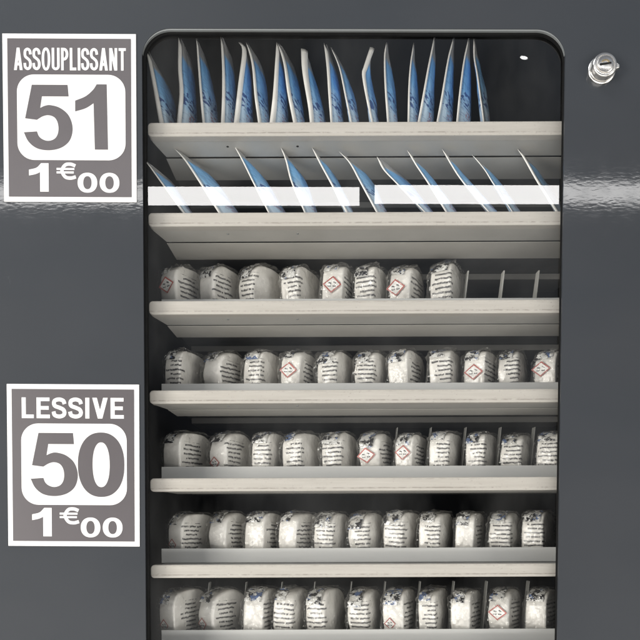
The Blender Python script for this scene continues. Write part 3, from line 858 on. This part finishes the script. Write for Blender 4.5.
# ------------------------------------------------------------------ softener sachets
# near: front seal from the tip down, right: silhouette of the far edge, w: seal width in pixels (top, bottom)
R1 = [
 ([(146.2, 50.6), (152.2, 82.5), (158.8, 121)], [(154, 64), (168, 86), (175.6, 105), (176.5, 121)], (3, 4.7)),
 ([(178.4, 37.5), (178, 67.5), (179.4, 92), (177, 121)], [(187.8, 48.8), (194.8, 77), (197, 120)], (3, 4.2)),
 ([(196.2, 38.4), (198, 67.5), (200, 95.6), (202.2, 121)], [(204.7, 56), (212, 82.5), (217, 109), (218, 121)], (1.5, 2.8)),
 ([(220.6, 36.6), (222, 67.5), (222, 95.6), (221, 121)], [(231, 54), (235.6, 86), (235.6, 121)], (2, 3.8)),
 ([(238.4, 42.2), (242.2, 50.6), (238.4, 82.5), (234, 121)], [(246, 60), (251.5, 86), (253, 121)], (4, 5)),
 ([(246, 42), (251.6, 63.8), (254.4, 95.6), (257.8, 121)], [(260, 62), (266.6, 86), (268.4, 112), (269, 121)], (2, 4)),
 ([(276.5, 42), (275, 63.8), (272.8, 95.6), (269.8, 121)], [(281, 60), (286, 86), (288, 121)], (3, 6)),
 ([(277.6, 43), (283.4, 63.8), (287.2, 92), (292.8, 121)], [(290, 56), (298.4, 82.5), (303, 109), (304, 121)], (2.5, 5)),
 ([(301, 48.5), (302.2, 71), (307.8, 105), (309.7, 121)], [(310.6, 69), (318, 90), (323.8, 112), (325, 121)], (6.5, 3.5)),
 ([(323.8, 43), (326.6, 67.5), (328.4, 95.6), (330.3, 121)], [(332, 58), (338.8, 82.5), (342.5, 112), (343, 121)], (3.5, 2.2)),
 ([(330.7, 47), (338.8, 67.5), (344.4, 93.8), (350, 121)], [(342, 64), (349.4, 84), (356, 105), (358, 121)], (1.5, 2.5)),
 ([(370, 47), (363.4, 67.5), (362, 75), (366.2, 99.4), (371, 121)], [(368.5, 76), (373.8, 95.6), (376.6, 112), (377, 121)], (4.5, 1.6)),
 ([(386.5, 42), (384, 56), (384.6, 86), (387, 121)], [(389.7, 63.8), (394.4, 86), (396.3, 114), (396.5, 121)], (1.5, 3.2)),
 ([(413.5, 43), (410.3, 62), (408.4, 86), (407.5, 121)], [(414, 67.5), (417, 86), (418.4, 114), (418.5, 121)], (1.2, 2.8)),
 ([(434, 37), (428, 65.6), (422.5, 95.6), (417.8, 121)], [(433.4, 56), (434.3, 77), (432.8, 105), (432.5, 121)], (1.5, 3)),
 ([(453.4, 37.5), (447.8, 58), (441.3, 95.6), (436.6, 121)], [(452.6, 56), (453, 77), (451.6, 114), (451.5, 121)], (1.5, 2.8)),
 ([(468.4, 38), (463.4, 60.5), (459.3, 91), (456.3, 121)], [(469.5, 56.4), (470.5, 91), (470, 121)], (1.5, 3)),
 ([(473.5, 38), (473.5, 56.4), (476.6, 74.7), (483, 121)], [(478.6, 66), (483.7, 91), (487, 121)], (2, 1.8)),
]
R2 = [
 ([(145.3, 161), (161.6, 183.8), (182, 212)], [(157, 169), (173, 183), (191, 212)], (1.5, 3)),
 ([(173.8, 148), (185, 161), (200, 183.8), (217.8, 212)], [(188.8, 157.5), (215, 180), (238, 212)], (2, 3.4)),
 ([(233.2, 144.4), (242.2, 161), (252.5, 182), (267.8, 212)], [(252, 166), (267, 182), (285, 212)], (1.5, 2.2)),
 ([(280.4, 146.6), (285.6, 161), (291, 182), (304, 212)], [(290, 163), (306, 182), (317, 212)], (1.5, 2.2)),
 ([(311.5, 147), (319.4, 163), (329.7, 182), (345.6, 212)], [(328.8, 171), (338, 181), (351, 212)], (1.8, 3.2)),
 ([(339, 151.5), (349.4, 163), (359.7, 182), (376, 212)], [(355, 163), (374, 184), (386, 212)], (1.8, 3)),
 ([(376.8, 156.6), (382.8, 169), (395, 182), (424, 212)], [(388, 168), (409, 182), (432, 212)], (2.4, 2.6)),
 ([(407, 150), (415.6, 165), (427, 182), (445.6, 212)], [(421, 168), (434.4, 182), (455, 212)], (2, 3)),
 ([(442, 149), (451, 165), (462.5, 182), (488, 212)], [(459, 170.6), (468.8, 182), (495, 212)], (2, 3)),
 ([(472, 154.7), (483.8, 169), (492, 182), (512, 212)], [(489, 172.5), (499.7, 182), (518, 212)], (1.5, 2)),
 ([(517.5, 149), (524, 159), (537, 182), (556, 212)], [(530, 163), (545, 182), (563, 212)], (3, 5.5)),
]
def poly_at(pts, z):
    """interpolate a downward list of world points at height z (extrapolating the last stretch)"""
    for a, c in zip(pts, pts[1:]):
        if a.z >= z >= c.z: 
            f = (a.z - z) / max(1e-9, a.z - c.z); return a.lerp(c, f)
    a, c = pts[-2], pts[-1]
    if z < c.z:
        s = (c - a); f = (z - c.z) / (s.z if abs(s.z) > 1e-9 else -1e-9); return c + s * f
    return pts[0].copy()
def smooth(pts, n=6):
    out = []
    for i in range(len(pts) - 1):
        p1, p2 = pts[i], pts[i + 1]
        p0 = pts[i - 1] if i else 2 * p1 - p2
        p3 = pts[i + 2] if i + 2 < len(pts) else 2 * p2 - p1
        for k in range(n):
            t = k / n
            out.append(.5 * ((2 * p1) + (p2 - p0) * t + (2 * p0 - 5 * p1 + 4 * p2 - p3) * t * t + (3 * p1 - p0 - 3 * p2 + p3) * t ** 3))
    out.append(pts[-1].copy()); return out
def sachet(r, k, near, right, wpx, belly, label, group):
    y0, L = (.0760, .0460)[r], .052
    N = smooth([at(px, py, y0 + .010 * (1 - i / (len(near) - 1)) * 0) for i, (px, py) in enumerate(near)])
    tip = N[0]
    dep = [.55, .86, 1.0, 1.0]
    Fp = smooth([tip] + [at(px, py, y0 + L * dep[min(i, 3)]) for i, (px, py) in enumerate(right)])
    # both edges go on down to the tray floor behind the front rail
    floor_n = tray_z(r, N[-1].x) - .0006
    base = Vector((poly_at(N, floor_n).x, y0, floor_n))
    t = thing('softener_sachet', label, 'sachet', base, 0, group)
    zt = tip.z
    b = MB(); NV, NC = 30, 10; rows = []
    wt, wb = wpx[0] / F * (D + y0), wpx[1] / F * (D + y0)
    def seal_w(v): return wb + (wt - wb) * v
    rnd = random.Random(r * 50 + k); ph = Vector((rnd.uniform(0, 40), 0, 0))
    G = {}
    for i in range(NV + 1):
        v = i / NV
        zN = floor_n + (zt - floor_n) * v
        n = poly_at(N, zN)
        # far edge parameter: same fraction along its own height range (its top reaches the tip)
        f = poly_at(Fp, floor_n + (zt - floor_n) * v)
        n = n + Vector((seal_w(v) * .8, seal_w(v) * .55, 0))
        if v > .985: f = n.lerp(f, .25)
        prof = belly * min(1, (v * 7) ** .5) * max(0, 1 - v ** 2.2) ** .8
        d = (f - n); d.z = 0
        side = Vector((d.y, -d.x, 0)); side = side.normalized() if side.length > 1e-6 else Vector((1, 0, 0))
        for c in range(NC + 1):
            u = c / NC
            p = n.lerp(f, u)
            wv = .0012 * noise.noise(Vector((u * 3, v * 9, 1)) + ph)
            bul = prof * (sin(pi * u) ** .75) + wv * sin(pi * u)
            G[(i, c, 0)] = b.vert(p + side * bul - base)
            G[(i, c, 1)] = b.vert(p - side * (bul + .0003) - base)
    for i in range(NV):
        for c in range(NC):
            uv = [(c / NC, i / NV), ((c + 1) / NC, i / NV), ((c + 1) / NC, (i + 1) / NV), (c / NC, (i + 1) / NV)]
            q = lambda s: (G[(i, c, s)], G[(i, c + 1, s)], G[(i + 1, c + 1, s)], G[(i + 1, c, s)])
            b.face(q(0), 0, uv); b.face(q(1)[::-1], 0, uv[::-1])
        for c in (0, NC):
            uvc = [(c / NC, i / NV)] * 2 + [(c / NC, (i + 1) / NV)] * 2
            b.face((G[(i, c, 0)], G[(i, c, 1)], G[(i + 1, c, 1)], G[(i + 1, c, 0)]), 0, uvc)
    o = b.build('pouch', M['sachet'], t, smooth=True, fix=False); o['text_seed'] = rnd.uniform(0, 30)
    # white heat-sealed front edge
    b = MB(); g = []
    for i in range(NV + 1):
        v = i / NV; n = poly_at(N, floor_n + (zt - floor_n) * v); w = seal_w(v)
        if v > .93 and wpx[0] < 4: w *= max(.12, (1 - v) / .07)
        cr = .0004 * noise.noise(Vector((v * 22, 3, 2)) + ph)
        a = n - base; m = n + Vector((w * .55, w * .10 + cr, 0)) - base; e = n + Vector((w, w * .55, 0)) - base
        th = Vector((.0001, .0009, 0))
        g.append([b.vert(a), b.vert(m), b.vert(e), b.vert(e + th), b.vert(m + th), b.vert(a + th)])
    for i in range(NV):
        for j in range(6): b.face((g[i][j], g[i][(j + 1) % 6], g[i + 1][(j + 1) % 6], g[i + 1][j]))
    b.face(g[0]); b.face(g[-1])
    b.build('edge_seal', M['seal'], t, smooth=True)

for k, (n, rt, w) in enumerate(R1):
    lean = n[-1][0] - n[0][0]
    how = 'leaning left' if lean > 6 else ('leaning right' if lean < -6 else 'standing upright')
    if k == 11: how = 'with tip bent right'
    if k == 8: how = 'with square top'
    sachet(0, k, n, rt, w, .0060 if n[0][0] < 400 else .0064, f'blue and white sachet {how}, {ORD[k]} from left on the top shelf', 'blue softener sachets on the top shelf')
for k, (n, rt, w) in enumerate(R2):
    how = 'leaning left' if n[-1][0] - n[0][0] < 37 else 'leaning far left'
    sachet(1, k, n, rt, w, .0055, f'blue softener sachet {how}, {ORD[k]} from left on the second shelf down', 'blue softener sachets on the second shelf')
